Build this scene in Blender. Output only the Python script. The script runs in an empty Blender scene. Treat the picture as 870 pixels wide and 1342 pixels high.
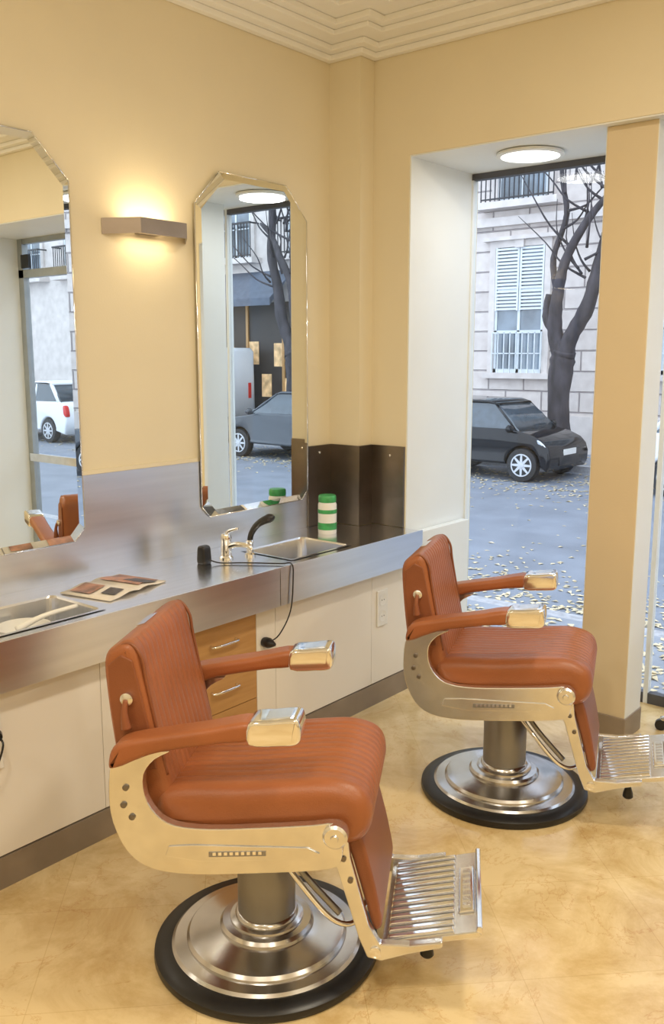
import bpy, math, random
from mathutils import Vector, Matrix
random.seed(7)
S = bpy.context.scene
S.view_settings.view_transform = 'Standard'
S.view_settings.look = 'None'

# ---------------------------------------------------------------- materials
def new_mat(name):
    m = bpy.data.materials.new(name); m.use_nodes = True
    nt = m.node_tree; b = nt.nodes['Principled BSDF']
    return m, nt, b
def pmat(name, col, rough=.5, metal=0., noise=0., nscale=8., bump=0., bscale=60., coat=0., spec=None, stretch=None, emis=None, estr=0.):
    m, nt, b = new_mat(name)
    b.inputs['Base Color'].default_value = (*col, 1)
    b.inputs['Roughness'].default_value = rough
    b.inputs['Metallic'].default_value = metal
    if coat: b.inputs['Coat Weight'].default_value = coat
    if spec is not None: b.inputs['Specular IOR Level'].default_value = spec
    if emis: 
        b.inputs['Emission Color'].default_value = (*emis, 1); b.inputs['Emission Strength'].default_value = estr
    tc = nt.nodes.new('ShaderNodeTexCoord'); mp = nt.nodes.new('ShaderNodeMapping')
    nt.links.new(tc.outputs['Object'], mp.inputs['Vector'])
    if stretch: mp.inputs['Scale'].default_value = stretch
    if noise:
        n = nt.nodes.new('ShaderNodeTexNoise'); n.inputs['Scale'].default_value = nscale; n.inputs['Detail'].default_value = 6
        nt.links.new(mp.outputs[0], n.inputs['Vector'])
        r = nt.nodes.new('ShaderNodeValToRGB')
        r.color_ramp.elements[0].position = .3; r.color_ramp.elements[1].position = .7
        r.color_ramp.elements[0].color = (*[c*(1-noise) for c in col], 1)
        r.color_ramp.elements[1].color = (*[min(1, c*(1+noise)) for c in col], 1)
        nt.links.new(n.outputs['Fac'], r.inputs[0]); nt.links.new(r.outputs[0], b.inputs['Base Color'])
    if bump:
        n2 = nt.nodes.new('ShaderNodeTexNoise'); n2.inputs['Scale'].default_value = bscale; n2.inputs['Detail'].default_value = 4
        nt.links.new(mp.outputs[0], n2.inputs['Vector'])
        bp = nt.nodes.new('ShaderNodeBump'); bp.inputs['Strength'].default_value = bump; bp.inputs['Distance'].default_value = .01
        nt.links.new(n2.outputs['Fac'], bp.inputs['Height']); nt.links.new(bp.outputs[0], b.inputs['Normal'])
    return m

M = {}
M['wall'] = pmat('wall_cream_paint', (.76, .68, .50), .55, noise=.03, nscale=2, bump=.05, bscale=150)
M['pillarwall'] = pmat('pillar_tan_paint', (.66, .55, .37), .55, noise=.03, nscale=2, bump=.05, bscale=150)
M['white'] = pmat('white_paint', (.80, .83, .82), .5, noise=.02, nscale=3)
M['ceil'] = pmat('ceiling_paint', (.88, .87, .83), .6, noise=.02, nscale=3)
M['steel'] = pmat('brushed_steel', (.80, .82, .87), .30, 1., noise=.05, nscale=3, bump=.02, bscale=14, stretch=(1, .4, 10))
M['steeld'] = pmat('dark_steel', (.24, .22, .21), .28, 1., noise=.25, nscale=4, bump=.02)
M['steelc'] = pmat('counter_steel', (.82, .83, .86), .20, 1., noise=.05, nscale=6, bump=.015, bscale=30, stretch=(8, .5, 1))
M['chrome'] = pmat('chrome', (.88, .89, .91), .10, 1., noise=.04, nscale=10)
M['alu'] = pmat('cast_aluminium', (.78, .79, .80), .25, 1., noise=.08, nscale=14, bump=.04, bscale=90)
M['brushed'] = pmat('base_satin_steel', (.62, .62, .63), .20, 1., noise=.12, nscale=10)
M['column'] = pmat('grey_column', (.30, .295, .29), .38, .75, noise=.06)
M['rubber'] = pmat('black_rubber', (.010, .010, .011), .35, noise=.2)
M['leather'] = pmat('brown_leather', (.335, .110, .040), .36, noise=.12, nscale=5, bump=.12, bscale=260)
M['leatherd'] = pmat('brown_leather_dark', (.24, .077, .030), .42, noise=.12, nscale=5, bump=.12, bscale=260)
M['cab'] = pmat('cabinet_white', (.82, .78, .71), .4, noise=.02, nscale=2)
M['gap'] = pmat('shadow_gap', (.10, .08, .06), .8, noise=.1)
M['base'] = pmat('taupe_stone', (.25, .20, .15), .4, noise=.15, nscale=6)
M['black'] = pmat('black_plastic', (.012, .012, .014), .3, noise=.2)
M['plastic'] = pmat('white_plastic', (.8, .79, .75), .35, noise=.02)
M['green'] = pmat('green_label', (.05, .33, .10), .4, noise=.3, nscale=30)
M['sconce'] = pmat('sconce_bronze', (.34, .29, .25), .4, .8, noise=.1)
M['bulb'] = pmat('warm_bulb', (1, .8, .5), .5, noise=.01, emis=(1, .78, .48), estr=2.5)
M['disc'] = pmat('downlight_disc', (1, 1, 1), .5, noise=.01, emis=(1, .98, .94), estr=4)
M['bark'] = pmat('tree_bark', (.050, .045, .052), .85, noise=.5, nscale=7, bump=.8, bscale=14, stretch=(1, 1, .3))
M['asphalt'] = pmat('asphalt', (.20, .222, .265), .6, noise=.15, nscale=1.6, bump=.2, bscale=60)
M['pave'] = pmat('sidewalk_pavement', (.26, .28, .32), .7, noise=.15, nscale=2.5)
M['curb'] = pmat('granite_curb', (.38, .38, .40), .7, noise=.2, nscale=20)
M['leaf'] = pmat('autumn_leaf', (.62, .52, .34), .7, noise=.35, nscale=3)
M['tyre'] = pmat('tyre_rubber', (.02, .02, .022), .6, noise=.2)
M['alloy'] = pmat('alloy_wheel', (.62, .64, .67), .35, .3, noise=.05)
M['carblack'] = pmat('car_paint_black', (.006, .008, .012), .08, 0, noise=.1, spec=.4)
M['cargrey'] = pmat('car_paint_grey', (.07, .08, .095), .22, .2, noise=.1)
M['carwhite'] = pmat('car_paint_white', (.75, .78, .82), .25, noise=.02)
M['carglass'] = pmat('car_glass', (.05, .07, .09), .05, noise=.2, spec=.9)
M['lamp'] = pmat('headlight_glass', (.6, .65, .7), .1, .5, noise=.1)
M['redlamp'] = pmat('tail_light', (.6, .03, .03), .2, noise=.1)
M['blackiron'] = pmat('wrought_iron', (.02, .02, .025), .5, noise=.2)
M['shutter'] = pmat('white_shutter', (.66, .71, .74), .6, noise=.05)
M['winframe'] = pmat('grey_window_frame', (.10, .10, .11), .4, .3, noise=.1)
M['pane'] = pmat('building_pane', (.15, .19, .23), .08, noise=.6, nscale=1.3, spec=.9)
M['awning'] = pmat('grey_awning', (.10, .12, .16), .8, noise=.15)
M['shopdark'] = pmat('shop_front_dark', (.035, .025, .02), .5, noise=.3)
M['shoplit'] = pmat('shop_lit_picture', (.6, .42, .22), .6, noise=.6, nscale=6, emis=(1, .6, .28), estr=.3)
M['redseat'] = pmat('dark_red_vinyl', (.12, .015, .02), .4, noise=.1)
M['paper'] = pmat('magazine_paper', (.74, .68, .60), .35, noise=.05)
M['door'] = pmat('door_frame_grey', (.40, .43, .44), .35, .6, noise=.1)

def wood():
    m, nt, b = new_mat('oak_drawer_wood')
    tc = nt.nodes.new('ShaderNodeTexCoord'); mp = nt.nodes.new('ShaderNodeMapping')
    mp.inputs['Scale'].default_value = (3, 1.2, 14)
    n = nt.nodes.new('ShaderNodeTexNoise'); n.inputs['Scale'].default_value = 4; n.inputs['Detail'].default_value = 8
    r = nt.nodes.new('ShaderNodeValToRGB')
    r.color_ramp.elements[0].color = (.40, .20, .065, 1); r.color_ramp.elements[1].color = (.58, .34, .13, 1)
    nt.links.new(tc.outputs['Object'], mp.inputs[0]); nt.links.new(mp.outputs[0], n.inputs[0])
    nt.links.new(n.outputs['Fac'], r.inputs[0]); nt.links.new(r.outputs[0], b.inputs['Base Color'])
    b.inputs['Roughness'].default_value = .4
    return m
M['wood'] = wood()

def floor_mat():
    m, nt, b = new_mat('marble_floor_tiles')
    L = nt.links
    g = nt.nodes.new('ShaderNodeNewGeometry'); mp = nt.nodes.new('ShaderNodeMapping')
    mp.inputs['Rotation'].default_value = (0, 0, math.radians(45)); mp.inputs['Location'].default_value = (.13, .21, 0)
    L.new(g.outputs['Position'], mp.inputs[0])
    br = nt.nodes.new('ShaderNodeTexBrick'); br.offset = 0.0
    br.inputs['Scale'].default_value = 1; br.inputs['Brick Width'].default_value = .42; br.inputs['Row Height'].default_value = .42
    br.inputs['Mortar Size'].default_value = .0013; br.inputs['Bias'].default_value = 0
    br.inputs['Color1'].default_value = (.74, .575, .31, 1); br.inputs['Color2'].default_value = (.775, .615, .35, 1)
    br.inputs['Mortar'].default_value = (.66, .49, .25, 1)
    L.new(mp.outputs[0], br.inputs['Vector'])
    n = nt.nodes.new('ShaderNodeTexNoise'); n.inputs['Scale'].default_value = 3.6; n.inputs['Detail'].default_value = 14; n.inputs['Distortion'].default_value = .5; n.inputs['Roughness'].default_value = .72
    L.new(g.outputs['Position'], n.inputs['Vector'])
    r = nt.nodes.new('ShaderNodeValToRGB')
    r.color_ramp.elements[0].position = .36; r.color_ramp.elements[0].color = (.74, .65, .50, 1)
    r.color_ramp.elements[1].position = .58; r.color_ramp.elements[1].color = (1, 1, 1, 1)
    L.new(n.outputs['Fac'], r.inputs[0])
    n2 = nt.nodes.new('ShaderNodeTexNoise'); n2.inputs['Scale'].default_value = 2.8; n2.inputs['Detail'].default_value = 14; n2.inputs['Distortion'].default_value = .7; n2.inputs['Roughness'].default_value = .62
    L.new(g.outputs['Position'], n2.inputs['Vector'])
    v = nt.nodes.new('ShaderNodeValToRGB')
    e = v.color_ramp.elements
    e[0].position = .494; e[0].color = (1, 1, 1, 1); e[1].position = .506; e[1].color = (1, 1, 1, 1)
    x = e.new(.5); x.color = (.74, .52, .34, 1)
    L.new(n2.outputs['Fac'], v.inputs[0])
    m1 = nt.nodes.new('ShaderNodeMix'); m1.data_type = 'RGBA'; m1.blend_type = 'MULTIPLY'; m1.inputs[0].default_value = 1
    m2 = nt.nodes.new('ShaderNodeMix'); m2.data_type = 'RGBA'; m2.blend_type = 'MULTIPLY'; m2.inputs[0].default_value = .55
    L.new(br.outputs['Color'], m1.inputs[6]); L.new(r.outputs[0], m1.inputs[7])
    L.new(m1.outputs[2], m2.inputs[6]); L.new(v.outputs[0], m2.inputs[7]); L.new(m2.outputs[2], b.inputs['Base Color'])
    b.inputs['Roughness'].default_value = .13
    return m
M['floor'] = floor_mat()

def stone():
    m, nt, b = new_mat('limestone_facade')
    L = nt.links
    g = nt.nodes.new('ShaderNodeNewGeometry'); sp = nt.nodes.new('ShaderNodeSeparateXYZ'); cb = nt.nodes.new('ShaderNodeCombineXYZ')
    L.new(g.outputs['Position'], sp.inputs[0]); L.new(sp.outputs[0], cb.inputs[0]); L.new(sp.outputs[2], cb.inputs[1])
    br = nt.nodes.new('ShaderNodeTexBrick'); br.offset = .5
    br.inputs['Scale'].default_value = 1; br.inputs['Brick Width'].default_value = .85; br.inputs['Row Height'].default_value = .42
    br.inputs['Mortar Size'].default_value = .020; br.inputs['Mortar Smooth'].default_value = .6
    br.inputs['Color1'].default_value = (.60, .545, .51, 1); br.inputs['Color2'].default_value = (.69, .63, .59, 1)
    br.inputs['Mortar'].default_value = (.36, .32, .315, 1)
    L.new(cb.outputs[0], br.inputs['Vector'])
    n = nt.nodes.new('ShaderNodeTexNoise'); n.inputs['Scale'].default_value = 5; n.inputs['Detail'].default_value = 8
    L.new(g.outputs['Position'], n.inputs['Vector'])
    r = nt.nodes.new('ShaderNodeValToRGB'); r.color_ramp.elements[0].position = .3; r.color_ramp.elements[0].color = (.84, .82, .82, 1); r.color_ramp.elements[1].position = .65
    L.new(n.outputs['Fac'], r.inputs[0])
    m1 = nt.nodes.new('ShaderNodeMix'); m1.data_type = 'RGBA'; m1.blend_type = 'MULTIPLY'; m1.inputs[0].default_value = 1
    L.new(br.outputs['Color'], m1.inputs[6]); L.new(r.outputs[0], m1.inputs[7]); L.new(m1.outputs[2], b.inputs['Base Color'])
    bp = nt.nodes.new('ShaderNodeBump'); bp.invert = True; bp.inputs['Distance'].default_value = .03
    L.new(br.outputs['Fac'], bp.inputs['Height']); L.new(bp.outputs[0], b.inputs['Normal'])
    b.inputs['Roughness'].default_value = .85
    return m
M['stone'] = stone()
M['stonep'] = pmat('limestone_plain', (.62, .57, .54), .8, noise=.12, nscale=4)

def mirror_mat():
    m, nt, b = new_mat('mirror_silver')
    b.inputs['Base Color'].default_value = (.90, .93, .92, 1); b.inputs['Metallic'].default_value = 1; b.inputs['Roughness'].default_value = .0
    return m
M['mirror'] = mirror_mat()
def glass_mat():
    m = bpy.data.materials.new('window_glass'); m.use_nodes = True; nt = m.node_tree
    nt.nodes.clear()
    o = nt.nodes.new('ShaderNodeOutputMaterial'); t = nt.nodes.new('ShaderNodeBsdfTransparent'); g = nt.nodes.new('ShaderNodeBsdfGlossy')
    g.inputs['Roughness'].default_value = .01; t.inputs[0].default_value = (.96, .98, 1, 1)
    f = nt.nodes.new('ShaderNodeLayerWeight'); f.inputs[0].default_value = .5
    pw = nt.nodes.new('ShaderNodeMath'); pw.operation = 'POWER'; pw.inputs[1].default_value = 4
    ml = nt.nodes.new('ShaderNodeMath'); ml.operation = 'MULTIPLY_ADD'; ml.inputs[1].default_value = .6; ml.inputs[2].default_value = .02
    nt.links.new(f.outputs['Facing'], pw.inputs[0]); nt.links.new(pw.outputs[0], ml.inputs[0])
    mx = nt.nodes.new('ShaderNodeMixShader')
    nt.links.new(ml.outputs[0], mx.inputs[0]); nt.links.new(t.outputs[0], mx.inputs[1]); nt.links.new(g.outputs[0], mx.inputs[2])
    nt.links.new(mx.outputs[0], o.inputs[0])
    return m
M['glass'] = glass_mat()

# ---------------------------------------------------------------- mesh helpers
def empty(name, loc=(0, 0, 0), rz=0):
    o = bpy.data.objects.new(name, None); S.collection.objects.link(o)
    o.location = loc; o.rotation_euler = (0, 0, rz); o.empty_display_size = .1
    return o
def mesh(name, vs, fs, mat, parent=None, smooth=False, bevel=0, seg=2):
    me = bpy.data.meshes.new(name); me.from_pydata([tuple(v) for v in vs], [], fs); me.update()
    import bmesh
    bm = bmesh.new(); bm.from_mesh(me); bmesh.ops.recalc_face_normals(bm, faces=bm.faces); bm.to_mesh(me); bm.free()
    o = bpy.data.objects.new(name, me); S.collection.objects.link(o)
    me.materials.append(M[mat] if isinstance(mat, str) else mat)
    if smooth:
        for p in me.polygons: p.use_smooth = True
    if bevel:
        b = o.modifiers.new('bevel', 'BEVEL'); b.width = bevel; b.segments = seg; b.limit_method = 'ANGLE'; b.angle_limit = math.radians(35)
    if parent: o.parent = parent
    return o
def boxgeo(x0, x1, y0, y1, z0, z1):
    v = [(x, y, z) for z in (z0, z1) for y in (y0, y1) for x in (x0, x1)]
    f = [(0, 1, 3, 2), (4, 6, 7, 5), (0, 4, 5, 1), (2, 3, 7, 6), (0, 2, 6, 4), (1, 5, 7, 3)]
    return v, f
def box(name, x0, x1, y0, y1, z0, z1, mat, parent=None, bevel=0):
    v, f = boxgeo(x0, x1, y0, y1, z0, z1)
    return mesh(name, v, f, mat, parent, bevel=bevel)
def boxes(name, lst, mat, parent=None, bevel=0):
    V, F = [], []
    for b in lst:
        v, f = boxgeo(*b); n = len(V); V += v; F += [tuple(i+n for i in q) for q in f]
    return mesh(name, V, F, mat, parent, bevel=bevel)
def lathe(name, prof, mat, parent=None, c=(0, 0, 0), n=48, axis='z', sharp=40):
    V, F = [], []
    for (r, z) in prof:
        for i in range(n):
            a = 2*math.pi*i/n
            p = (r*math.cos(a), r*math.sin(a), z)
            if axis == 'y': p = (p[0], p[2], p[1])
            if axis == 'x': p = (p[2], p[0], p[1])
            V.append((p[0]+c[0], p[1]+c[1], p[2]+c[2]))
    for j in range(len(prof)-1):
        for i in range(n):
            F.append((j*n+i, j*n+(i+1) % n, (j+1)*n+(i+1) % n, (j+1)*n+i))
    F.append(tuple(range(n))); F.append(tuple((len(prof)-1)*n+i for i in range(n)))
    o = mesh(name, V, F, mat, parent, smooth=True)
    try:
        o.data.set_sharp_from_angle(angle=math.radians(sharp))
    except Exception: pass
    return o
def tubegeo(pts, rad, n=10):
    V, F = [], []
    P = [Vector(p) for p in pts]
    up = Vector((0, 0, 1)); prev = None
    for k, p in enumerate(P):
        d = (P[min(k+1, len(P)-1)]-P[max(k-1, 0)]).normalized()
        if prev is None:
            a = d.cross(up)
            if a.length < .1: a = d.cross(Vector((1, 0, 0)))
            a.normalize()
        else:
            a = (prev-d*prev.dot(d)).normalized()
        prev = a; b = d.cross(a)
        r = rad[k] if isinstance(rad, (list, tuple)) else rad
        for i in range(n):
            t = 2*math.pi*i/n
            V.append(p+a*r*math.cos(t)+b*r*math.sin(t))
    for k in range(len(P)-1):
        for i in range(n):
            F.append((k*n+i, k*n+(i+1) % n, (k+1)*n+(i+1) % n, (k+1)*n+i))
    F.append(tuple(range(n))); F.append(tuple((len(P)-1)*n+i for i in range(n)))
    return V, F
def cr(pts, k=6):
    P = [Vector(p) for p in pts]; out = []
    for i in range(len(P)-1):
        a, b, c, d = P[max(i-1, 0)], P[i], P[i+1], P[min(i+2, len(P)-1)]
        for j in range(k):
            t = j/k
            out.append(.5*((2*b)+(c-a)*t+(2*a-5*b+4*c-d)*t*t+(3*b-a-3*c+d)*t**3))
    out.append(P[-1]); return out
def tube(name, pts, rad, mat, parent=None, n=10, smooth=True, k=6):
    q = cr(pts, k) if k > 1 else [Vector(p) for p in pts]
    if isinstance(rad, (list, tuple)):
        r2 = []
        for i in range(len(rad)-1):
            for j in range(k): r2.append(rad[i]+(rad[i+1]-rad[i])*j/k)
        r2.append(rad[-1]); rad = r2
    V, F = tubegeo(q, rad, n)
    return mesh(name, V, F, mat, parent, smooth=smooth)
def extrude_xz(name, poly, y0, y1, mat, parent=None, bevel=0, seg=2):
    n = len(poly)
    V = [(x, y0, z) for x, z in poly]+[(x, y1, z) for x, z in poly]
    F = [tuple(range(n)), tuple(range(2*n-1, n-1, -1))]+[(i, (i+1) % n, n+(i+1) % n, n+i) for i in range(n)]
    return mesh(name, V, F, mat, parent, bevel=bevel, seg=seg)
def extrude_xy(name, poly, z0, z1, mat, parent=None, bevel=0):
    n = len(poly)
    V = [(x, y, z0) for x, y in poly]+[(x, y, z1) for x, y in poly]
    F = [tuple(range(n)), tuple(range(2*n-1, n-1, -1))]+[(i, (i+1) % n, n+(i+1) % n, n+i) for i in range(n)]
    return mesh(name, V, F, mat, parent, bevel=bevel)
def closed_cr(pts, k):
    n = len(pts); P = [Vector((p[0], p[1], 0)) for p in pts]; out = []
    for i in range(n):
        a, b, c, d = P[i-1], P[i], P[(i+1) % n], P[(i+2) % n]
        for j in range(k):
            t = j/k
            out.append(.5*((2*b)+(c-a)*t+(2*a-5*b+4*c-d)*t*t+(3*b-a-3*c+d)*t**3))
    return [(p.x, p.y) for p in out]
def cushion(name, prof, hw, r, mat, parent=None, yc=0, ribs=0, depth=.005, wfun=None, k=6, top_in=None):
    P = closed_cr(prof, k) if k > 1 else list(prof)
    n = len(P)
    A = sum(P[i][0]*P[(i+1) % n][1]-P[(i+1) % n][0]*P[i][1] for i in range(n))
    sg = 1 if A > 0 else -1
    N = []
    for i in range(n):
        dx = P[(i+1) % n][0]-P[i-1][0]; dz = P[(i+1) % n][1]-P[i-1][1]; l = math.hypot(dx, dz) or 1
        N.append((sg*dz/l, -sg*dx/l))
    st = []
    K = 7
    for a in range(K+1):
        t = math.pi/2*a/K
        st.append((-(hw-r)-r*math.cos(t), r*(1-math.sin(t))))
    if ribs:
        w = hw-r; m = ribs*6
        for i in range(1, m): st.append((-w+2*w*i/m, 0))
    for a in range(K, -1, -1):
        t = math.pi/2*a/K
        st.append(((hw-r)+r*math.cos(t), r*(1-math.sin(t))))
    V, F = [], []
    for (y, ins) in st:
        g = 0
        if ribs:
            w = hw-r; sp = 2*w/ribs; q = (y+w)/sp; dd = abs(q-round(q))
            if abs(y) < w-1e-4: g = depth*max(0, 1-dd*2*1.6)**1.5
        for i in range(n):
            wt = wfun(N[i], P[i]) if wfun else 1
            o = ins+g*wt
            yy = y
            if top_in: yy = y*(1-top_in(P[i]))
            V.append((P[i][0]-N[i][0]*o, yy+yc, P[i][1]-N[i][1]*o))
    for s in range(len(st)-1):
        for i in range(n):
            F.append((s*n+i, s*n+(i+1) % n, (s+1)*n+(i+1) % n, (s+1)*n+i))
    F.append(tuple(range(n))); F.append(tuple((len(st)-1)*n+i for i in range(n)))
    return mesh(name, V, F, mat, parent, smooth=True)

# ---------------------------------------------------------------- room
XR, YB, ZC = 5.0, -5.6, 3.07
OPZ = 2.475; OPL = .38; OPR = 3.67; GY = .55
box('floor', -.15, XR+.15, YB-.15, .62, -.12, 0, 'floor')
box('ceiling', -.15, XR+.15, YB-.15, .6, ZC, ZC+.12, 'ceil')
box('wall_left', -.15, 0, YB-.15, .6, 0, ZC, 'wall')
boxes('wall_window', [(0, OPL, 0, .6, 0, OPZ), (OPR, XR, 0, .6, 0, OPZ), (0, XR, 0, .6, OPZ, ZC), (0, .18, -.10, 0, 0, ZC)], 'wall')
box('wall_right', XR, XR+.15, YB-.15, .6, 0, ZC, 'wall')
box('wall_back', 0, XR, YB-.15, YB, 0, ZC, 'wall')
box('trim_1', OPL, OPL+.006, .004, GY, 0, OPZ-.006, 'white')
box('trim_2', OPL, OPR, .004, .6, OPZ-.006, OPZ, 'white')
box('trim_3', OPR-.006, OPR, .004, GY, 0, OPZ-.006, 'white')
pl = empty('window_pillar')
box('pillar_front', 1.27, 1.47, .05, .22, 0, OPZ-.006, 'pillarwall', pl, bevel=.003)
box('pillar_side', 1.47, 1.473, .052, .22, .10, OPZ-.006, 'white', pl)
box('pillar_rear', 1.275, 1.355, .22, .40, 0, OPZ-.006, 'white', pl)
box('pillar_lining', 1.266, 1.27, .055, .40, .105, OPZ-.006, 'white', pl)
box('pillar_baseboard', 1.262, 1.478, .042, .228, 0, .10, 'base', pl, bevel=.003)
def step(name, d, z0, z1):
    a = [(0, YB), (0, -.10), (.18, -.10), (.18, 0), (XR, 0)]
    b = [(XR, -d), (.18+d, -d), (.18+d, -.10-d), (d, -.10-d), (d, YB)]
    return extrude_xy(name, a+b, z0, z1, 'ceil', bevel=.004)
step('trim_4', .035, 2.90, 2.925)
step('trim_5', .075, 2.925, 2.95)
step('trim_6', .16, 2.95, 2.972)
step('trim_7', .20, 2.972, 2.998)
step('trim_8', .30, 2.998, 3.02)
step('trim_9', .34, 3.02, 3.045)
step('trim_10', .46, 3.045, ZC)
box('baseboard_window', OPR, XR, -.015, 0, 0, .10, 'base')
box('baseboard_right', XR-.015, XR, YB, -.02, 0, .10, 'base')

w = empty('window_1')
boxes('frame', [(.386, 1.375, GY-.02, GY+.02, 2.44, OPZ-.006), (.386, 1.375, GY-.02, GY+.02, 0, .05)], 'winframe', w)
boxes('frame_side', [(.386, .394, GY-.02, GY+.02, .05, 2.44), (1.375, 1.395, GY-.02, GY+.02, 0, OPZ-.006)], 'white', w)
box('pane', .394, 1.375, GY-.004, GY+.004, .05, 2.44, 'glass', w)
w = empty('window_2')
boxes('frame', [(1.396, 2.55, GY-.02, GY+.02, 2.44, OPZ-.006), (1.396, 2.55, GY-.02, GY+.02, 0, .05), (2.52, 2.55, GY-.02, GY+.02, .05, 2.44)], 'winframe', w)
box('pane', 1.396, 2.52, GY-.004, GY+.004, .05, 2.44, 'glass', w)
d = empty('door_1')
boxes('frame', [(2.55, 3.664, GY-.025, GY+.025, 2.18, 2.24), (2.55, 2.62, GY-.025, GY+.025, 0, OPZ-.006), (3.60, 3.664, GY-.025, GY+.025, 0, OPZ-.006), (2.62, 3.6, GY-.02, GY+.02, 0, .10), (2.62, 3.6, GY-.02, GY+.02, 2.43, OPZ-.006)], 'door', d)
box('pane', 2.62, 3.60, GY-.004, GY+.004, .10, 2.43, 'glass', d)
box('handle_bar', 2.66, 3.56, GY-.08, GY-.05, .78, .84, 'alu', d)
boxes('brackets', [(2.70, 2.74, GY-.05, GY-.02, .79, .83), (3.48, 3.52, GY-.05, GY-.02, .79, .83)], 'alu', d)
boxes('hinges', [(2.62, 2.70, GY-.04, GY-.02, 2.10, 2.20), (3.5, 3.6, GY-.04, GY-.02, 2.25, 2.35)], 'black', d)

def downlight(loc, r, power, col, size=None):
    e = empty('ceiling_downlight', loc)
    lathe('trim_ring', [(r, -.0), (r*1.12, -.004), (r*1.12, -.014), (r*.98, -.018), (r*.98, -.004)], 'white', e)
    lathe('lens', [(r*.97, -.002), (r*.97, -.010), (.001, -.012)], 'disc', e)
    l = bpy.data.lights.new('lamp', 'AREA'); l.shape = 'DISK'; l.size = size or r*1.9; l.energy = power; l.color = col
    o = bpy.data.objects.new('lamp', l); S.collection.objects.link(o); o.parent = e; o.location = (0, 0, -.03)
    return e
downlight((.83, .27, OPZ-.006), .13, 2.2, (1, .98, .94))
downlight((2.4, .27, OPZ-.006), .13, 2.2, (1, .98, .94))
WARM = (1, .885, .70)
for p, e in (((2.3, -1.5, ZC), 29), ((2.3, -3.6, ZC), 31), ((4.1, -1.5, ZC), 23), ((4.1, -3.8, ZC), 23), ((1.2, -4.6, ZC), 17)):
    downlight(p, .13, e, WARM, .3)

# ---------------------------------------------------------------- mirrors
def wmirror(y0, y1):
    e = empty('wall_mirror')
    z0, z1, c, cb = .930, 2.325, .135, .045
    def loop(i, x, cc, ccb):
        a, b, p, q = y0+i, y1-i, z0+i, z1-i
        return [(x, a+ccb, p), (x, b-ccb, p), (x, b, p+ccb), (x, b, q-cc), (x, b-cc, q), (x, a+cc, q), (x, a, q-cc), (x, a, p+ccb)]
    k = .022*.41
    L0 = loop(0, .015, c, cb); L1 = loop(0, .018, c, cb); L2 = loop(.026, .0245, c-k*.6, cb-k*.6)
    V = L0+L1+L2; F = [tuple(range(8))]
    for a in (0, 8):
        F += [(a+i, a+(i+1) % 8, a+8+(i+1) % 8, a+8+i) for i in range(8)]
    F.append(tuple(16+i for i in range(8)))
    mesh('bevelled_mirror_glass', V, F, 'mirror', e)
    t0 = loop(-.002, .0165, c, cb)
    for i in range(8):
        a, b = t0[i], t0[(i+1) % 8]
        tube('edge_strip', [a, b], .0028, 'chrome', e, n=6, k=1)
    return e
wmirror(-.955, -.285); wmirror(-2.215, -1.54); wmirror(-3.465, -2.79)

boxes('steel_backsplash', [(.001, .010, -5.0, -.101, .79, 1.165)], 'steel')
bs = empty('corner_splash_panel')
boxes('dark_panels', [(.0105, .02, -.28, -.112, .792, 1.175), (.0105, .192, -.112, -.101, .792, 1.175), (.181, .192, -.101, -.012, .792, 1.175), (.181, .378, -.012, -.001, .792, 1.175)], 'steeld', bs)
lathe('screw', [(.006, 0), (.006, .004), (.002, .006)], 'chrome', bs, (.02, -.20, 1.14), 12, 'x')
lathe('screw', [(.006, 0), (.006, -.004), (.002, -.006)], 'chrome', bs, (.30, -.012, 1.13), 12, 'y')
box('trim_11', .0, .013, -5.0, -.972, 1.166, 1.182, 'wall')

# ---------------------------------------------------------------- counter with sinks
CF = .485; CT = .79
cn = empty('steel_vanity_counter')
sinks = [(-.86, -.48), (-2.15, -1.77), (-3.38, -2.98)]
bx = [(.194, CF-.004, -.115, -.0125, CT-.02, CT)]; y = -.115
for a, b in sinks:
    bx += [(.0105, CF-.004, b, y, CT-.02, CT), (.0105, .15, a, b, CT-.02, CT), (.43, CF-.004, a, b, CT-.02, CT)]
    y = a
bx += [(.0105, CF-.004, -5.0, y, CT-.02, CT)]
boxes('worktop', bx, 'steelc', cn)
boxes('fascia', [(CF-.004, CF, -5.0, -.99, CT-.152, CT+.002), (CF-.004, CF, -.986, -.001, CT-.152, CT+.002)], 'steel', cn, bevel=.001)
box('underside', .43, CF-.004, -5.0, -.001, CT-.152, CT-.148, 'steel', cn)
for a, b in sinks:
    def rr(x0, x1, y0, y1, z, r=.03):
        out = []
        for cx, cy, s in ((x1-r, y1-r, 0), (x0+r, y1-r, 1), (x0+r, y0+r, 2), (x1-r, y0+r, 3)):
            for j in range(5):
                t = math.pi/2*(s+j/4); out.append((cx+r*math.cos(t), cy+r*math.sin(t), z))
        return out
    Ls = [rr(.142, .438, a-.008, b+.008, CT+.003, .012), rr(.155, .425, a+.006, b-.006, CT+.003, .02), rr(.158, .422, a+.01, b-.01, CT-.004, .025), rr(.17, .41, a+.02, b-.02, CT-.12, .03), rr(.19, .39, a+.05, b-.05, CT-.135, .03)]
    V = sum(Ls, []); n = 20; F = []
    for s in range(len(Ls)-1): F += [(s*n+i, s*n+(i+1) % n, (s+1)*n+(i+1) % n, (s+1)*n+i) for i in range(n)]
    F.append(tuple((len(Ls)-1)*n+i for i in range(n)))
    mesh('sink_basin', V, F, 'steelc', cn, smooth=False)
    lathe('drain', [(.022, 0), (.022, .003), (.005, .002)], 'chrome', cn, (.29, (a+b)/2, CT-.135), 20)

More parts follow.
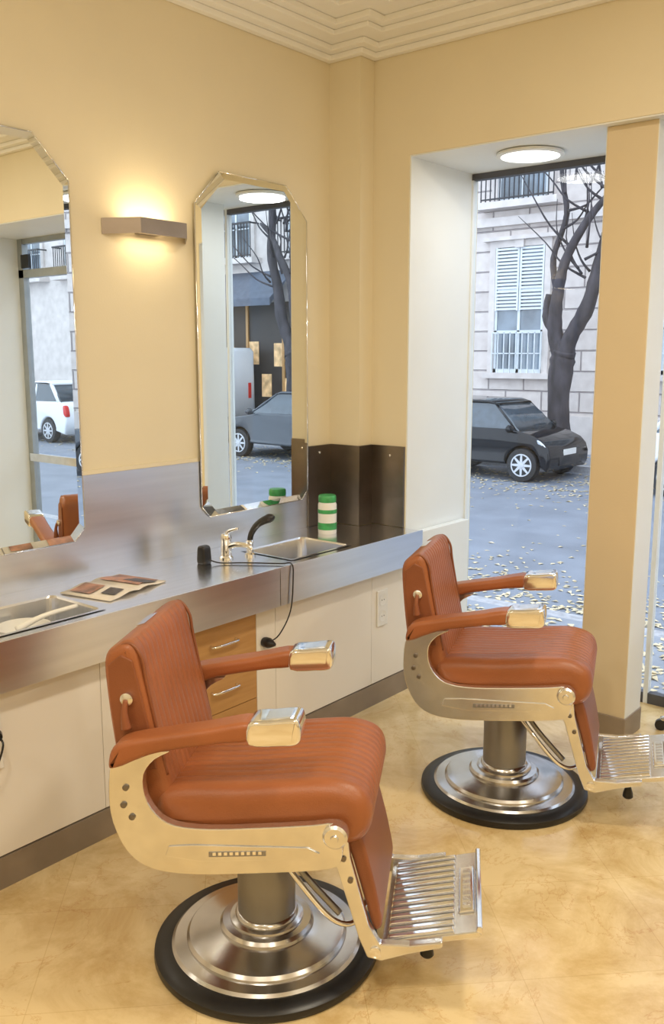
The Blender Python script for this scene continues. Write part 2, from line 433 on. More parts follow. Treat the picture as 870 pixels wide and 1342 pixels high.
cb = empty('vanity_cabinet')
CX = .42
box('carcass', .19, CX-.022, -5.0, -.004, .10, CT-.155, 'gap', cb)
def panel(y0, y1, m='cab', z0=.105, z1=CT-.16): box('panel', CX-.02, CX, y0+.001, y1-.001, z0, z1, m, cb, bevel=.001)
panel(-.31, -.004); panel(-.95, -.31); panel(-1.06, -.95)
for z0, z1 in ((.105, .27), (.273, .45), (.453, CT-.16)):
    panel(-1.42, -1.06, 'wood', z0, z1)
    zz = z1-.09
    tube('handle', [(CX, -1.30, zz), (CX+.022, -1.295, zz), (CX+.022, -1.18, zz), (CX, -1.175, zz)], .005, 'chrome', cb, k=3)
panel(-1.79, -1.42); panel(-2.35, -1.79); panel(-2.95, -2.35); panel(-3.6, -2.95); panel(-4.3, -3.6); panel(-5.0, -4.3)
box('baseboard_left', .30, CX+.004, -5.0, -.002, 0, .10, 'base')
def outlet(loc):
    ot = empty('wall_outlet', loc)
    box('plate', .0005, .008, -.04, .04, -.085, .085, 'plastic', ot, bevel=.003)
    for z in (-.038, .038):
        lathe('socket', [(.026, .009), (.028, .0095), (.024, .0095), (.022, .0085), (.001, .0085)], 'plastic', ot, (0, 0, z), 24, 'x')
        for yy in (-.008, .008): lathe('hole', [(.003, .0086), (.003, .0092), (.001, .0093)], 'black', ot, (0, yy, z), 8, 'x')
    return ot
outlet((CX, -.235, .455))
o2 = outlet((CX, -2.19, .47))
lathe('plug', [(.020, .010), (.022, .02), (.020, .045), (.012, .06)], 'black', o2, (0, 0, .038), 20, 'x')
tube('plug_cord', [(.05, 0, .038), (.08, .0, .02), (.07, -.03, -.06), (.05, -.1, -.16)], .0035, 'black', o2, n=6)

# ---------------------------------------------------------------- sconce
sc = empty('wall_sconce', (0, -1.195, 2.030))
def shell(name, pts, z0, z1, t, mat, par):
    V = []
    for (x, y) in pts: V += [(x, y, z0+x*.06), (x, y, z1+x*.06)]
    for (x, y) in pts:
        V += [(x-t if x > .01 else x, y*(1-t*4), z0+x*.06), (x-t if x > .01 else x, y*(1-t*4), z1+x*.06)]
    n = len(pts); F = []
    for i in range(n-1):
        a = 2*i; F += [(a, a+2, a+3, a+1), (2*n+a, 2*n+a+1, 2*n+a+3, 2*n+a+2), (a, 2*n+a, 2*n+a+2, a+2), (a+1, a+3, 2*n+a+3, 2*n+a+1)]
    F += [(0, 1, 2*n+1, 2*n), (2*n-2, 4*n-2, 4*n-1, 2*n-1)]
    return mesh(name, V, F, mat, par)
shell('shade', [(.002, -.20), (.10, -.10), (.10, .12), (.002, .20)], 0, .056, .006, 'sconce', sc)
box('mount', .001, .03, -.05, .05, .015, .045, 'sconce', sc)
tube('lamp_tube', [(.045, -.09, .028), (.045, .09, .028)], .010, 'bulb', sc, k=1)
for nm, z, rx, e in (('uplight', .05, math.pi, .85), ('downlight', .005, 0, .4)):
    l = bpy.data.lights.new(nm, 'AREA'); l.shape = 'RECTANGLE'; l.size = .06; l.size_y = .22; l.energy = e; l.color = (1, .80, .48)
    o = bpy.data.objects.new(nm, l); S.collection.objects.link(o); o.parent = sc; o.location = (.06, 0, z); o.rotation_euler = (rx, 0, 0)

# ---------------------------------------------------------------- radiator
rd = empty('radiator')
box('panel_front', .425, .435, .06, .50, .12, .76, 'white', rd, bevel=.004)
boxes('fins', [(.392, .425, .075+i*.03, .08+i*.03, .14, .75) for i in range(14)], 'white', rd)
box('top_grille', .39, .435, .06, .50, .755, .765, 'white', rd, bevel=.002)
boxes('feet', [(.40, .42, .12, .14, 0, .13), (.40, .42, .42, .44, 0, .13)], 'white', rd)
lathe('valve', [(.018, 0), (.02, .03), (.014, .05)], 'plastic', rd, (.41, .035, .70), 16)

# ---------------------------------------------------------------- counter items
bt = empty('disinfectant_wipes_bottle', (.18, -.335, CT))
lathe('body', [(.040, 0), (.043, .004), (.043, .135), (.038, .146)], 'plastic', bt, n=32)
lathe('label', [(.0435, .02), (.0438, .022), (.0438, .05), (.0435, .052)], 'green', bt, n=32)
lathe('label_stripe', [(.0435, .095), (.0438, .096), (.0438, .112), (.0435, .113)], 'green', bt, n=32)
lathe('lid', [(.040, .146), (.041, .15), (.041, .172), (.036, .178), (.001, .178)], 'green', bt, n=32)
ft = empty('chrome_faucet', (.20, -1.00, CT))
lathe('body', [(.028, 0), (.028, .006), (.022, .012), (.021, .075), (.024, .085), (.018, .10), (.004, .104)], 'chrome', ft, n=28)
tube('spout', [(0, 0, .045), (.05, .012, .062), (.10, .025, .060), (.115, .03, .045)], [.014, .012, .011, .010], 'chrome', ft)
tube('lever', [(0, 0, .098), (.02, .0, .115), (.06, .01, .128)], [.008, .007, .005], 'chrome', ft)
hs = empty('hand_shower', (.24, -.905, CT))
lathe('holder', [(.022, 0), (.022, .008), (.014, .014), (.013, .05), (.017, .06), (.012, .066)], 'chrome', hs, n=24)
tube('handle', [(0, 0, .05), (.0, .01, .09), (.02, .03, .13), (.06, .055, .155), (.075, .06, .15)], [.011, .012, .014, .019, .012], 'black', hs, n=14)
hc = empty('hair_clipper', (.20, -1.12, CT))
cushion('body', [(-.02, 0), (.02, 0), (.022, .04), (.015, .07), (-.015, .07), (-.022, .04)], .022, .01, 'black', hc, k=4)
tube('cord', [(.02, 0, .02), (.06, .03, .006), (.13, .09, .006), (.25, .17, .006), (.286, .195, .006), (.294, .195, -.05), (.292, .18, -.18), (.275, .13, -.27), (.24, .10, -.30)], .0028, 'black', hc, n=6)
lathe('plug', [(.018, 0), (.021, .01), (.021, .03), (.014, .045), (.006, .06)], 'black', hc, (.222, .10, -.30), 16, 'x')
mg = empty('open_magazine', (.235, -1.58, CT+.001), math.radians(12))
V, F = [], []
for i in range(13):
    u = -1+2*i/12; zz = .005+.010*math.exp(-((abs(u)-.28)/.3)**2)
    for q in (-.11, .11): V.append((q, u*.15, zz))
for i in range(12): F.append((2*i, 2*i+1, 2*i+3, 2*i+2))
m1 = mesh('pages', V, F, 'paper', mg, smooth=True); s = m1.modifiers.new('s', 'SOLIDIFY'); s.thickness = .004
M['photoA'] = pmat('magazine_photo', (.42, .20, .12), .35, noise=.8, nscale=14)
M['photoB'] = pmat('magazine_photo_dark', (.06, .05, .05), .35, noise=.6, nscale=20)
def patch(name, q0, q1, u0, u1, mat, dz=0):
    V, F = [], []
    for i in range(9):
        u = u0+(u1-u0)*i/8; zz = .0092+dz+.010*math.exp(-((abs(u)-.28)/.3)**2)
        for q in (q0, q1): V.append((q, u*.15, zz))
    for i in range(8): F.append((2*i, 2*i+1, 2*i+3, 2*i+2))
    mesh(name, V, F, mat, mg, smooth=True)
patch('photo', -.09, .09, .15, .9, 'photoA'); patch('photo_dark', .0, .10, .30, .75, 'photoB', .0006); patch('photo_left', -.09, .0, -.85, -.3, 'photoA'); patch('photo_left_dark', .03, .09, -.7, -.35, 'photoB')
bw = empty('shampoo_bowl', (.28, -1.97, CT-.135))
lathe('bowl', [(.03, .004), (.05, .012), (.075, .05), (.085, .10), (.082, .10), (.07, .05), (.04, .016), (.001, .012)], 'plastic', bw, n=36)
tube('brush_handle', [(.06, -.06, .11), (.08, .02, .14), (.09, .14, .15)], [.012, .008, .007], 'plastic', bw)
lathe('dark_cup', [(.03, .0), (.035, .05), (.033, .05), (.028, .004)], 'black', empty('shaving_cup', (.09, -2.12, CT)), n=24)

# ---------------------------------------------------------------- barber chair
def barber_chair(loc, rz):
    e = empty('barber_chair', loc, rz)
    lathe('rubber_ring', [(.258, 0), (.300, 0), (.306, .010), (.304, .024), (.292, .032), (.260, .034)], 'rubber', e, n=72)
    lathe('base_disc', [(.256, .010), (.258, .036), (.250, .042), (.218, .046), (.2175, .052), (.210, .060), (.190, .064), (.150, .068), (.128, .073), (.127, .082), (.120, .090), (.100, .092), (.099, .098), (.084, .104)], 'brushed', e, n=96, sharp=22)
    lathe('hydraulic_column', [(.078, .090), (.078, .375), (.070, .385)], 'column', e, n=48)
    lathe('column_collar', [(.083, .098), (.086, .106), (.082, .114), (.078, .116)], 'brushed', e, n=48)
    boxes('underframe', [(-.16, .17, -.20, .20, .395, .425), (-.12, .12, -.09, .09, .375, .40)], 'alu', e, bevel=.006)
    HW = .222
    sp = [(-.235, .475), (-.225, .535), (-.17, .560), (-.02, .572), (.12, .590), (.215, .597), (.282, .577), (.306, .53), (.298, .47), (.262, .437), (.20, .432), (.05, .436), (-.12, .432), (-.21, .438)]
    cushion('seat_cushion', sp, HW, .045, 'leather', e, ribs=12, depth=.0045, wfun=lambda n, p: 1 if (n[1] > .1 or n[0] > .3) else 0)
    tube('seat_piping', [(-.2, -HW+.015, .455), (.0, -HW+.013, .452), (.2, -HW+.013, .45), (.26, -HW+.016, .458)], .004, 'leatherd', e)
    bp = [(-.195, .47), (-.185, .52), (-.203, .61), (-.228, .72), (-.252, .835), (-.266, .895), (-.288, .918), (-.322, .908), (-.352, .872), (-.350, .78), (-.335, .64), (-.315, .52), (-.285, .462), (-.235, .452)]
    BW = .205
    cushion('backrest', bp, BW, .026, 'leather', e, ribs=12, depth=.0045, wfun=lambda n, p: 1 if n[0] > .55 else 0)
    for s in (-1, 1):
        tube('back_piping', [(-.203, s*(BW-.013), .58), (-.226, s*(BW-.013), .70), (-.248, s*(BW-.013), .82), (-.258, s*(BW-.013), .88), (-.288, s*(BW-.013), .913), (-.331, s*(BW-.013), .89)], .0045, 'leatherd', e)
        extrude_xz('back_side_panel', [(-.223, .60), (-.243, .72), (-.264, .825), (-.276, .875), (-.305, .888), (-.338, .860), (-.337, .78), (-.325, .66), (-.31, .585)], s*(BW-.002), s*(BW+.004), 'leatherd', e, bevel=.003)
        FI, FO = .236, .262
        extrude_xz('side_frame', closed_cr([(-.315, .640), (-.328, .56), (-.320, .48), (-.285, .405), (-.225, .366), (-.12, .360), (.03, .376), (.16, .393), (.228, .410), (.243, .45), (.238, .502), (.218, .520), (.17, .512), (.06, .497), (-.08, .482), (-.165, .485), (-.210, .510), (-.236, .555), (-.238, .61), (-.21, .650), (-.17, .676), (-.26, .662)], 3), s*FI, s*FO, 'alu', e, bevel=.004)
        extrude_xz('rail_band', [(-.19, .405), (-.10, .398), (.16, .426), (.19, .443), (.16, .456), (-.12, .440), (-.18, .432)], s*FO, s*(FO+.004), 'alu', e, bevel=.002)
        extrude_xz('nameplate', [(-.08, .413), (.06, .428), (.06, .440), (-.08, .426)], s*(FO+.004), s*(FO+.0055), 'column', e)
        for i in range(9):
            xx = -.07+i*.014
            extrude_xz('letter_relief', [(xx, .417+(xx+.08)*.107), (xx+.008, .418+(xx+.08)*.107), (xx+.008, .426+(xx+.08)*.107), (xx, .425+(xx+.08)*.107)], s*(FO+.0055), s*(FO+.0068), 'chrome', e)
        for (bx_, bz_) in ((-.283, .575), (-.270, .50), (-.290, .53)):
            lathe('bolt', [(.008, s*(FO-.001)), (.008, s*(FO+.004)), (.004, s*(FO+.006))], 'steeld', e, (bx_, 0, bz_), 14, 'y')
        lathe('pivot_knob', [(.030, s*(FI+.002)), (.030, s*(FO+.008)), (.024, s*(FO+.014)), (.010, s*(FO+.015)), (.008, s*(FO+.019)), (.002, s*(FO+.019))], 'alu', e, (.226, 0, .490), 28, 'y')
        AY = s*.254
        cushion('arm_pad', [(-.315, .634), (-.308, .676), (-.28, .700), (-.20, .720), (-.08, .745), (.03, .768), (.032, .724), (-.04, .711), (-.13, .693), (-.20, .676), (-.25, .655), (-.290, .636)], .038, .015, 'leather', e, yc=AY, k=4)
        cushion('arm_tip', [(.028, .769), (.08, .779), (.130, .786), (.146, .780), (.150, .742), (.140, .722), (.10, .716), (.028, .715)], .042, .010, 'chrome', e, yc=AY, k=3)
        extrude_xz('arm_tip_inset', [(.045, .7745), (.125, .7875), (.125, .7855), (.045, .7725)], AY-.028, AY+.028, 'alu', e)
        F0, F1 = s*.182, s*.206
        extrude_xz('footrest_arm', [(.190, .478), (.246, .468), (.254, .40), (.300, .228), (.327, .180), (.40, .183), (.48, .200), (.48, .184), (.40, .160), (.332, .134), (.297, .140), (.275, .192), (.222, .37), (.190, .42)], F0, F1, 'alu', e, bevel=.004)
        lathe('pivot_shaft', [(.018, s*.20), (.018, s*.238)], 'alu', e, (.226, 0, .470), 20, 'y')
        for (q, z) in ((.238, .40), (.255, .345)): lathe('bolt', [(.007, F1), (.007, F1+s*.004), (.003, F1+s*.005)], 'steeld', e, (q, 0, z), 14, 'y')
        lathe('foot_bolt', [(.014, F1), (.014, F1+s*.005), (.006, F1+s*.007)], 'chrome', e, (.317, 0, .158), 18, 'y')
    yb = -(BW+.004)
    lathe('lever_boss', [(.016, yb), (.016, yb-.011), (.008, yb-.015)], 'alu', e, (-.29, 0, .78), 20, 'y')
    tube('recline_lever', [(-.29, yb-.014, .78), (-.292, yb-.021, .75), (-.288, yb-.021, .71)], [.006, .008, .013], 'leatherd', e)
    lathe('arm_bracket', [(.008, yb), (.008, yb-.009), (.003, yb-.01)], 'alu', e, (-.285, 0, .67), 14, 'y')
    extrude_xz('top_plate', [(-.30, .9185), (-.322, .9115), (-.322, .9135), (-.30, .9205)], -.05, .05, 'chrome', e)
    cushion('leg_rest', [(.240, .44), (.275, .445), (.302, .36), (.322, .27), (.330, .210), (.309, .200), (.288, .27), (.260, .37)], .178, .010, 'leatherd', e, k=4)
    def fp(x, dz=0): return .164+(x-.33)*.24+dz
    PW = .181
    extrude_xz('footrest_plate', [(.33, fp(.33)), (.568, fp(.568)), (.575, fp(.568, -.010)), (.568, fp(.568, -.018)), (.33, fp(.33, -.014))], -PW, PW, 'alu', e, bevel=.003)
    for i in range(13):
        yy = -.1632+i*.0272
        extrude_xz('footrest_rib', [(.342, fp(.342)), (.346, fp(.346, .008)), (.505, fp(.505, .008)), (.509, fp(.509))], yy-.0065, yy+.0065, 'chrome', e, bevel=.002)
    extrude_xz('footrest_badge', [(.516, fp(.516)), (.519, fp(.519, .007)), (.554, fp(.554, .007)), (.558, fp(.558))], -.10, .10, 'chrome', e, bevel=.002)
    for i in range(7):
        extrude_xz('badge_relief', [(.527, fp(.527, .007)), (.527, fp(.527, .011)), (.546, fp(.546, .011)), (.546, fp(.546, .007))], -.082+i*.025, -.068+i*.025, 'alu', e)
    extrude_xz('footrest_lip', [(.559, fp(.559)), (.563, fp(.563, .012)), (.575, fp(.573, .010)), (.577, fp(.577, -.010))], -PW, PW, 'chrome', e, bevel=.003)
    lathe('foot_bumper', [(.014, .05), (.018, .055), (.016, .07), (.008, .095), (.008, .14)], 'rubber', e, (.44, -.10, .035), 16)
    tube('pump_lever', [(.02, -.07, .375), (.10, -.13, .30), (.20, -.15, .20), (.26, -.12, .18), (.28, -.02, .20), (.28, .06, .21)], .0075, 'chrome', e, n=10)
    tube('lever_brace', [(.05, -.10, .39), (.13, -.13, .30), (.22, -.14, .21)], .009, 'column', e, n=10)
    tube('control_rod', [(.06, .10, .40), (.20, .14, .36), (.27, .14, .28)], .008, 'chrome', e)
    return e
barber_chair((1.225, -1.86, 0), math.radians(31))
barber_chair((1.285, -.64, 0), math.radians(21))

st = empty('salon_stool', (1.76, .27, 0), .3)
lathe('seat', [(.17, .46), (.185, .475), (.185, .515), (.165, .535), (.001, .54)], 'redseat', st, n=40)
lathe('column', [(.025, .08), (.025, .30), (.018, .31), (.018, .46)], 'chrome', st, n=24)
for i in range(5):
    a = math.pi+2*math.pi*i/5-.3
    tube('leg', [(0, 0, .09), (.12*math.cos(a), .12*math.sin(a), .075), (.21*math.cos(a), .21*math.sin(a), .05)], [.018, .014, .011], 'chrome', st)
    lathe('caster', [(.006, -.012), (.024, -.01), (.024, .01), (.006, .012)], 'black', st, (.21*math.cos(a), .21*math.sin(a), .024), 16, 'y')

# ---------------------------------------------------------------- street
RZ = -.55
FY = 14.2
box('sidewalk_near', -40, 40, .62, 2.9, RZ-.1, -.42, 'pave')
box('curb_near', -40, 40, 2.9, 3.05, RZ-.1, -.42, 'curb')
box('street_road', -40, 40, 3.05, 12.15, RZ-.15, RZ, 'asphalt')
box('curb_far', -40, 40, 12.15, 12.3, RZ-.1, -.42, 'curb')
box('sidewalk_far', -40, 40, 12.3, FY-.08, RZ-.1, -.42, 'pave')
def leaves():
    V, F = [], []
    def add(x, y, z, s):
        a = random.random()*6.28; c, sn = math.cos(a), math.sin(a); n = len(V); t = random.uniform(0, .4)*s
        for px, py, pz in ((-1, 0, 0), (-.2, -.6, t), (1, 0, 0), (-.2, .6, t)):
            V.append((x+(px*c-py*sn)*s, y+(px*sn+py*c)*s, z+.004+pz))
        F.append((n, n+1, n+2, n+3))
    for i in range(4200): add(random.uniform(-5, 4), random.uniform(.8, 2.85), -.42, random.uniform(.022, .05))
    for i in range(3000):
        y = 3.1+abs(random.gauss(0, .9))
        if y < 9.5: add(random.uniform(-7, 5), y, RZ, random.uniform(.022, .045))
    for i in range(260): add(random.uniform(-8, 6), random.uniform(5, 9.5), RZ, random.uniform(.022, .045))
    for i in range(4600):
        add(random.uniform(-14, 22), random.uniform(9.6, 12.1)-random.random()**3*1.5, RZ, random.uniform(.03, .055))
    for i in range(1400): add(random.uniform(-14, 22), random.uniform(12.35, 14.05), -.42, random.uniform(.04, .07))
    mesh('fallen_leaves', V, F, 'leaf')
leaves()

def bwindow(par, x, z0, w, h, shut=True, rail=False):
    boxes('surround', [(x-w/2-.14, x-w/2, FY-.07, FY, z0-.05, z0+h+.14), (x+w/2, x+w/2+.14, FY-.07, FY, z0-.05, z0+h+.14), (x-w/2, x+w/2, FY-.07, FY, z0+h, z0+h+.14), (x-w/2-.28, x+w/2+.28, FY-.16, FY, z0+h+.14, z0+h+.22), (x-.1, x+.1, FY-.12, FY, z0+h-.02, z0+h+.14)], 'stonep', par)
    box('sill', x-w/2-.2, x+w/2+.2, FY-.16, FY, z0-.12, z0, 'stonep', par)
    box('panes', x-w/2, x+w/2, FY-.02, FY-.005, z0, z0+h, 'pane', par)
    fr = [(x-.03, x+.03, FY-.04, FY-.02, z0, z0+h), (x-w/2, x-w/2+.06, FY-.04, FY-.02, z0, z0+h), (x+w/2-.06, x+w/2, FY-.04, FY-.02, z0, z0+h), (x-w/2, x+w/2, FY-.04, FY-.02, z0+h*.66, z0+h*.66+.05), (x-w/2, x+w/2, FY-.04, FY-.02, z0, z0+.08), (x-w/2, x+w/2, FY-.04, FY-.02, z0+h*.33, z0+h*.33+.03)]
    boxes('casement', fr, 'shutter', par)
    if shut:
        L = []
        for s in (-1, 1):
            cx = x+s*w/4
            L += [(cx-w/4+.01, cx-w/4+.05, FY-.075, FY-.045, z0+h*.5, z0+h), (cx+w/4-.05, cx+w/4-.01, FY-.075, FY-.045, z0+h*.5, z0+h)]
            for k in range(18):
                zz = z0+h*.5+k*h*.5/18; L.append((cx-w/4+.05, cx+w/4-.05, FY-.07, FY-.05, zz+.012, zz+.055))
        boxes('shutters', L, 'shutter', par)
        sw = []
        for k in range(9): sw.append((x-w/2+k*w/8-.01, x-w/2+k*w/8+.01, FY-.13, FY-.11, z0, z0+.85))
        boxes('grille', sw+[(x-w/2, x+w/2, FY-.13, FY-.11, z0+.83, z0+.86), (x-w/2, x+w/2, FY-.13, FY-.11, z0+.4, z0+.42)], 'shutter', par)
    if rail:
        R = [(x-w/2-.25, x+w/2+.25, FY-.34, FY-.30, z0+.85, z0+.90), (x-w/2-.25, x+w/2+.25, FY-.34, FY-.31, z0+.04, z0+.07)]
        k = x-w/2-.25
        while k < x+w/2+.26: R.append((k-.01, k+.01, FY-.335, FY-.315, z0, z0+.88)); k += .11
        for sx in (x-w/2-.25, x+w/2+.25): R.append((sx-.012, sx+.012, FY-.32, FY, z0+.85, z0+.89))
        boxes('balcony_railing', R, 'blackiron', par)
        box('balcony_slab', x-w/2-.35, x+w/2+.35, FY-.38, FY, z0-.14, z0, 'stonep', par)
bf = empty('stone_apartment_facade')
box('facade_wall', -34, 9.0, FY, FY+.5, RZ-.1, 14, 'stone', bf)
box('plinth', -34, 9.0, FY-.08, FY, RZ-.1, .35, 'stonep', bf)
box('string_course', -34, 9.0, FY-.14, FY, 4.28, 4.46, 'stonep', bf)
for k in range(-4, 5):
    x = -6.53+k*3.1
    if x > 8: continue
    bwindow(bf, x, 1.22, 1.15, 2.62, True)
    bwindow(bf, x, 4.75, 1.15, 2.5, False, True)
    bwindow(bf, x, 8.4, 1.15, 2.3, False, True)
    boxes('cellar_vent', [(x-.35, x+.35, FY-.10, FY-.08, -.15, .15)], 'blackiron', bf)
b2 = empty('shop_building_facade')
box('facade_wall', 9.0, 44, FY, FY+.5, RZ-.1, 14, 'stonep', b2)
box('shop_front', 9.4, 20.5, FY-.05, FY, RZ+.1, 2.95, 'shopdark', b2)
boxes('shop_mullions', [(9.4+i*1.3-.04, 9.4+i*1.3+.04, FY-.09, FY-.05, RZ+.13, 2.9) for i in range(9)], 'wood', b2)
PX = [(10.0, .9), (11.2, .5), (12.3, 1.0), (12.95, .4), (13.3, 1.3), (13.75, .5), (14.2, 1.35), (14.7, .6), (15.1, 1.2), (16.2, .9)]
boxes('lit_pictures', [(a, a+.34, FY-.07, FY-.05, z, z+.6) for a, z in PX], 'shoplit', b2)
V = [(12.95, FY-.02, 3.75), (16.2, FY-.02, 3.75), (16.2, FY-.95, 3.0), (12.95, FY-.95, 3.0), (12.95, FY-.95, 2.82), (16.2, FY-.95, 2.82)]
mesh('awning', V, [(0, 1, 2, 3), (3, 2, 5, 4), (0, 3, 4), (1, 5, 2)], 'awning', b2)
for k in range(12):
    bwindow(b2, 10.2+k*2.4, 4.1, 1.1, 2.3, False, True); bwindow(b2, 10.2+k*2.4, 7.6, 1.1, 2.2, False, True)

def tree(loc, flip=1):
    V, F = [], []
    def add(pts, r, k=5):
        nonlocal V, F
        q = cr([(p[0]*flip, p[1], p[2]) for p in pts], k); rr_ = []
        for i in range(len(r)-1):
            for j in range(k): rr_.append((r[i]+(r[i+1]-r[i])*j/k)*(1+random.uniform(-.08, .08)))
        rr_.append(r[-1])
        v, f = tubegeo(q, rr_, 10); n = len(V); V += v; F += [tuple(i+n for i in g) for g in f]
    add([(-.05, 0, 0), (-.05, 0, .6), (-.08, 0, 1.3), (-.04, .02, 1.9), (.0, 0, 2.1)], [.31, .23, .21, .24, .21])
    add([(0, 0, 2.0), (.12, 0, 2.35), (.40, .05, 2.9), (.55, .1, 3.6), (.75, .1, 4.4), (.80, .2, 5.5), (1.1, .2, 7)], [.20, .15, .14, .12, .11, .09, .04])
    add([(-.04, 0, 2.0), (-.20, .0, 2.4), (-.15, -.1, 3.0), (-.02, -.1, 3.7), (.30, -.1, 4.3), (.62, 0, 4.75), (1.0, 0, 5.1)], [.18, .15, .12, .09, .08, .06, .03])
    add([(-.2, 0, 2.45), (-.38, .05, 2.75), (-.36, .05, 3.15)], [.13, .12, .08])
    add([(-.15, -.1, 3.2), (-.3, .0, 3.8), (-.12, .1, 4.6), (-.25, .1, 5.4), (-.1, .1, 6.5)], [.07, .055, .05, .04, .02])
    for i in range(24):
        b0 = Vector((random.uniform(-.3, .8), random.uniform(-.1, .2), random.uniform(3.4, 5.2)))
        d = Vector((random.uniform(-1, 1), random.uniform(-.7, .4), random.uniform(.1, 1)))
        add([b0, b0+d*.5, b0+d*.9+Vector((0, 0, .2)), b0+d*1.3+Vector((random.uniform(-.3, .3), 0, .5))], [.028, .018, .012, .005], 3)
    o = mesh('street_tree', V, F, 'bark', smooth=True); o.location = loc
    return o
tree((-4.80, 12.75, -.41)); tree((3.2, 12.75, -.41), -1); tree((11.75, 12.75, -.41), 1)

def wheel(par, x, y, r, s):
    lathe('tyre', [(r*.66, -.09), (r*.95, -.085), (r, -.05), (r, .05), (r*.95, .085), (r*.66, .09)], 'tyre', par, (x, y, r), 32, 'y')
    lathe('rim_barrel', [(r*.67, s*.01), (r*.67, s*.088), (r*.62, s*.092), (r*.60, s*.03), (.01, s*.03)], 'tyre', par, (x, y, r), 32, 'y')
    V, F = [], []
    nn = 32
    for (q, yy) in ((r*.68, s*.088), (r*.67, s*.098), (r*.60, s*.098), (r*.59, s*.07)):
        for i in range(nn):
            a = 2*math.pi*i/nn; V.append((x+q*math.cos(a), y+yy, r+q*math.sin(a)))
    for j in range(3):
        for i in range(nn): F.append((j*nn+i, j*nn+(i+1) % nn, (j+1)*nn+(i+1) % nn, (j+1)*nn+i))
    for i in range(8):
        a = 2*math.pi*i/8; c, sn = math.cos(a), math.sin(a); n = len(V)
        for yy in (y+s*.05, y+s*.095):
            for (u, v) in ((.03, -.026), (r*.62, -.016), (r*.62, .016), (.03, .026)):
                V.append((x+u*c-v*sn, yy, r+u*sn+v*c))
        F += [tuple(n+q for q in g) for g in ((0, 1, 2, 3), (4, 5, 6, 7), (0, 1, 5, 4), (1, 2, 6, 5), (2, 3, 7, 6), (3, 0, 4, 7))]
    mesh('alloy_rim', V, F, 'alloy', par)
    lathe('hub', [(.05, s*.04), (.05, s*.10), (.02, s*.103)], 'alloy', par, (x, y, r), 16, 'y')
def car(loc, L, H, W, paint, small=False, rz=0, wh=None, roofmat=None):
    e = empty('parked_car', loc, rz)
    r = wh or .30; hw = W/2
    xf, xr = L/2, -L/2
    fw = xf-(.50 if small else .80); rw = xr+(.45 if small else .75)
    belt = H*(.56 if small else .60)
    def arch(cx):
        return [(cx+(r+.03)*math.cos(t), r+(r+.03)*math.sin(t)) for t in [math.pi*j/12 for j in range(0, 13)]]
    bot = .18
    pr = [(xr+.05, bot+.05)]
    pr += [(x, max(z, bot)) for x, z in reversed(arch(rw))]
    pr += [(x, max(z, bot)) for x, z in reversed(arch(fw))]
    if small:
        pr += [(xf-.05, bot+.02), (xf, bot+.12), (xf+.01, belt*.60), (xf-.03, belt*.78), (xf-.13, belt*.92), (xf-.34, belt*1.04), (xf-.62, belt*1.12)]
        pr += [(xf-.9, belt+.12), (0, belt+.12), (xr+.3, belt+.14), (xr+.06, belt+.06), (xr, belt*.75), (xr, belt*.45)]
    else:
        pr += [(xf-.06, bot+.03), (xf, bot+.15), (xf, belt*.66), (xf-.07, belt*.83), (xf-.28, belt*.95), (xf-1.0, belt*1.05)]
        pr += [(xf-1.3, belt+.10), (0, belt+.10), (xr+.3, belt+.12), (xr+.05, belt), (xr, belt*.65)]
    cushion('body', pr, hw, .05, paint, e, k=1, top_in=lambda p: .08*max(0, (p[1]-belt*.5)/belt))
    a0 = xf-(.60 if small else 1.05); a1 = xf-(1.12 if small else 1.75); b1 = xr+(.20 if small else .75); b0 = xr+(.06 if small else .25)
    gh = [(a0, belt+.06), (a0-(a0-a1)*.5, belt+(H-belt)*.58), (a1, H-.055), (a1-.25, H-.015), (b1+.25, H-.015), (b1, H-.07), (b0, belt+.08)]
    tin = lambda p: .16*max(0, (p[1]-belt)/(H-belt))
    cushion('greenhouse', gh, hw-.07, .05, 'carglass', e, k=1, top_in=tin)
    rf = [(a1+.06, H-.075), (a1-.15, H-.012), (b1+.2, H), (b1-.05, H-.05), (b1-.04, H-.09), (b1+.2, H-.06), (a1-.15, H-.07)]
    cushion('roof', rf, (hw-.07)*.86+.02, .03, roofmat or paint, e, k=1)
    for s in (-1, 1):
        yb = s*(hw-.09); yt = s*(hw-.07)*.85
        mid = (a1+b1)/2
        for (xa, xb_, rr_) in ((a0-.02, a1, .022), (mid-.1, mid-.1, .03), (b0+.08, b1+.03, .05)):
            tube('window_pillar_post', [(xa, yb, belt+.06), (xb_, yt, H-.07)], rr_, paint, e, k=1, n=8)
        wheel(e, fw, s*(hw-.085), r, s); wheel(e, rw, s*(hw-.085), r, s)
        cushion('headlight', [(xf-.24, belt*.95), (xf-.13, belt*.88), (xf-.05, belt*.76), (xf-.10, belt*.70), (xf-.20, belt*.80)], .05, .015, 'lamp', e, yc=s*(hw-.075), k=3)
        cushion('tail_light', [(xr-.015, belt*.75), (xr+.10, belt*.78), (xr+.12, belt*1.02), (xr+.03, belt*1.0)], .06, .02, 'redlamp', e, yc=s*(hw-.08), k=3)
        lathe('wing_mirror', [(.01, s*(hw-.02)), (.06, s*hw), (.07, s*(hw+.06)), (.04, s*(hw+.12)), (.005, s*(hw+.13))], paint, e, (a0-.12, 0, belt+.13), 16, 'y')
        boxes('door_gap', [(mid-.12, mid-.105, s*hw-.012, s*hw+.002, .30, belt*.6), (a0-.05, a0-.035, s*hw-.012, s*hw+.002, .32, belt*.6)], 'blackiron', e)
        box('door_handle', mid-.02, mid+.13, s*hw-.04, s*hw+.005, belt*.86, belt*.90, 'alloy', e)
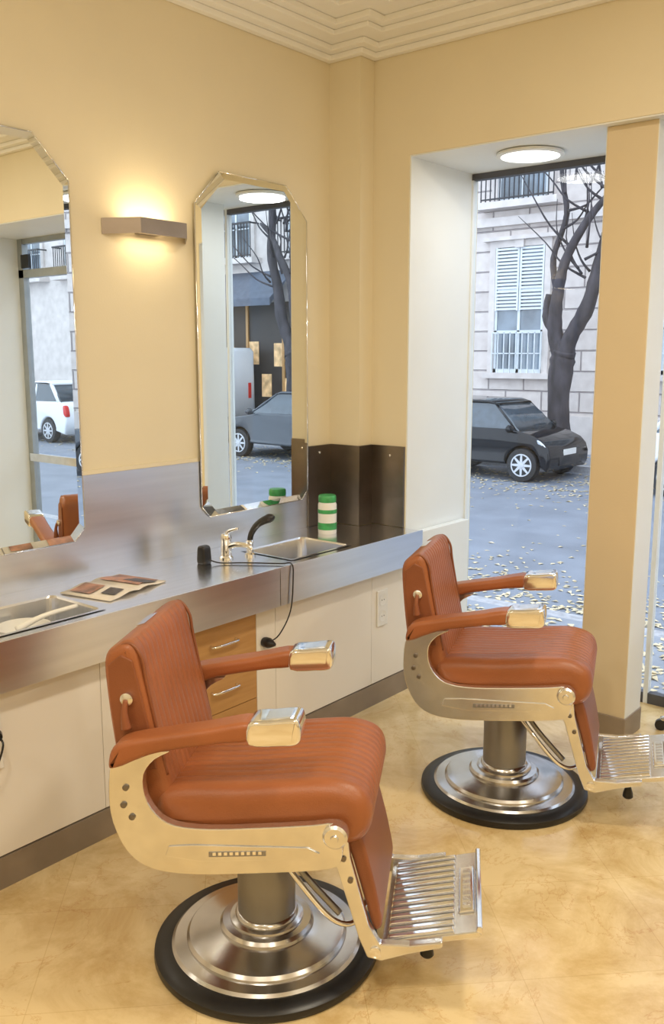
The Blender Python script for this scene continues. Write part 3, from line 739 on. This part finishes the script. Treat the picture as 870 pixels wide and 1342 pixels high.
    box('grille', xf-.03, xf+.012, -hw*.5, hw*.5, bot+.10, bot+.25, 'black', e, bevel=.005)
    box('licence_plate', xf+.0, xf+.018, -.24, .24, bot+.27, bot+.37, 'plastic', e)
    return e
car((-5.30, 11.2, RZ), 2.80, 1.38, 1.6, 'carblack', True, wh=.29)
car((-.55, 11.15, RZ), 4.1, 1.42, 1.7, 'carwhite')
car((4.6, 11.15, RZ), 4.1, 1.42, 1.7, 'cargrey')
car((9.75, 11.0, RZ), 4.1, 1.42, 1.7, 'cargrey')
car((18.1, 10.2, RZ), 4.0, 1.5, 1.7, 'carwhite')
v = empty('delivery_van', (16.35, 13.0, -.42))
cushion('body', [(-2.3, .3), (2.1, .3), (2.3, .5), (2.3, 1.0), (1.75, 1.25), (1.25, 2.0), (1.0, 2.15), (-2.2, 2.2), (-2.3, 2.1)], .85, .12, 'carwhite', v, k=1)
cushion('windscreen', [(1.78, 1.25), (1.3, 1.98), (1.2, 1.95), (1.5, 1.2)], .75, .02, 'carglass', v, k=1)
box('rear_bumper', -2.34, -2.28, -.75, .75, .30, .45, 'black', v)
for s in (-1, 1):
    extrude_xz('cab_window', [(.45, 1.25), (1.45, 1.25), (1.1, 1.85), (.45, 1.85)], s*.848, s*.856, 'carglass', v)
    wheel(v, 1.5, s*.75, .33, s); wheel(v, -1.5, s*.75, .33, s)
    box('tail_lamp', -2.315, -2.28, s*.62-.05, s*.62+.05, .9, 1.3, 'redlamp', v)

# ---------------------------------------------------------------- sky
W = bpy.data.worlds.new('overcast_sky'); S.world = W; W.use_nodes = True
bg = W.node_tree.nodes['Background']; bg.inputs[0].default_value = (.79, .88, 1.0, 1); bg.inputs[1].default_value = 2.9

# ---------------------------------------------------------------- camera
cd = bpy.data.cameras.new('camera'); co = bpy.data.objects.new('camera', cd); S.collection.objects.link(co)
cd.sensor_fit = 'VERTICAL'; cd.sensor_height = 24; cd.lens = 1180/1342*24
co.location = (2.78, -3.48, 1.6)
co.rotation_euler = (math.radians(90-9.90), 0, math.radians(39.28))
S.camera = co
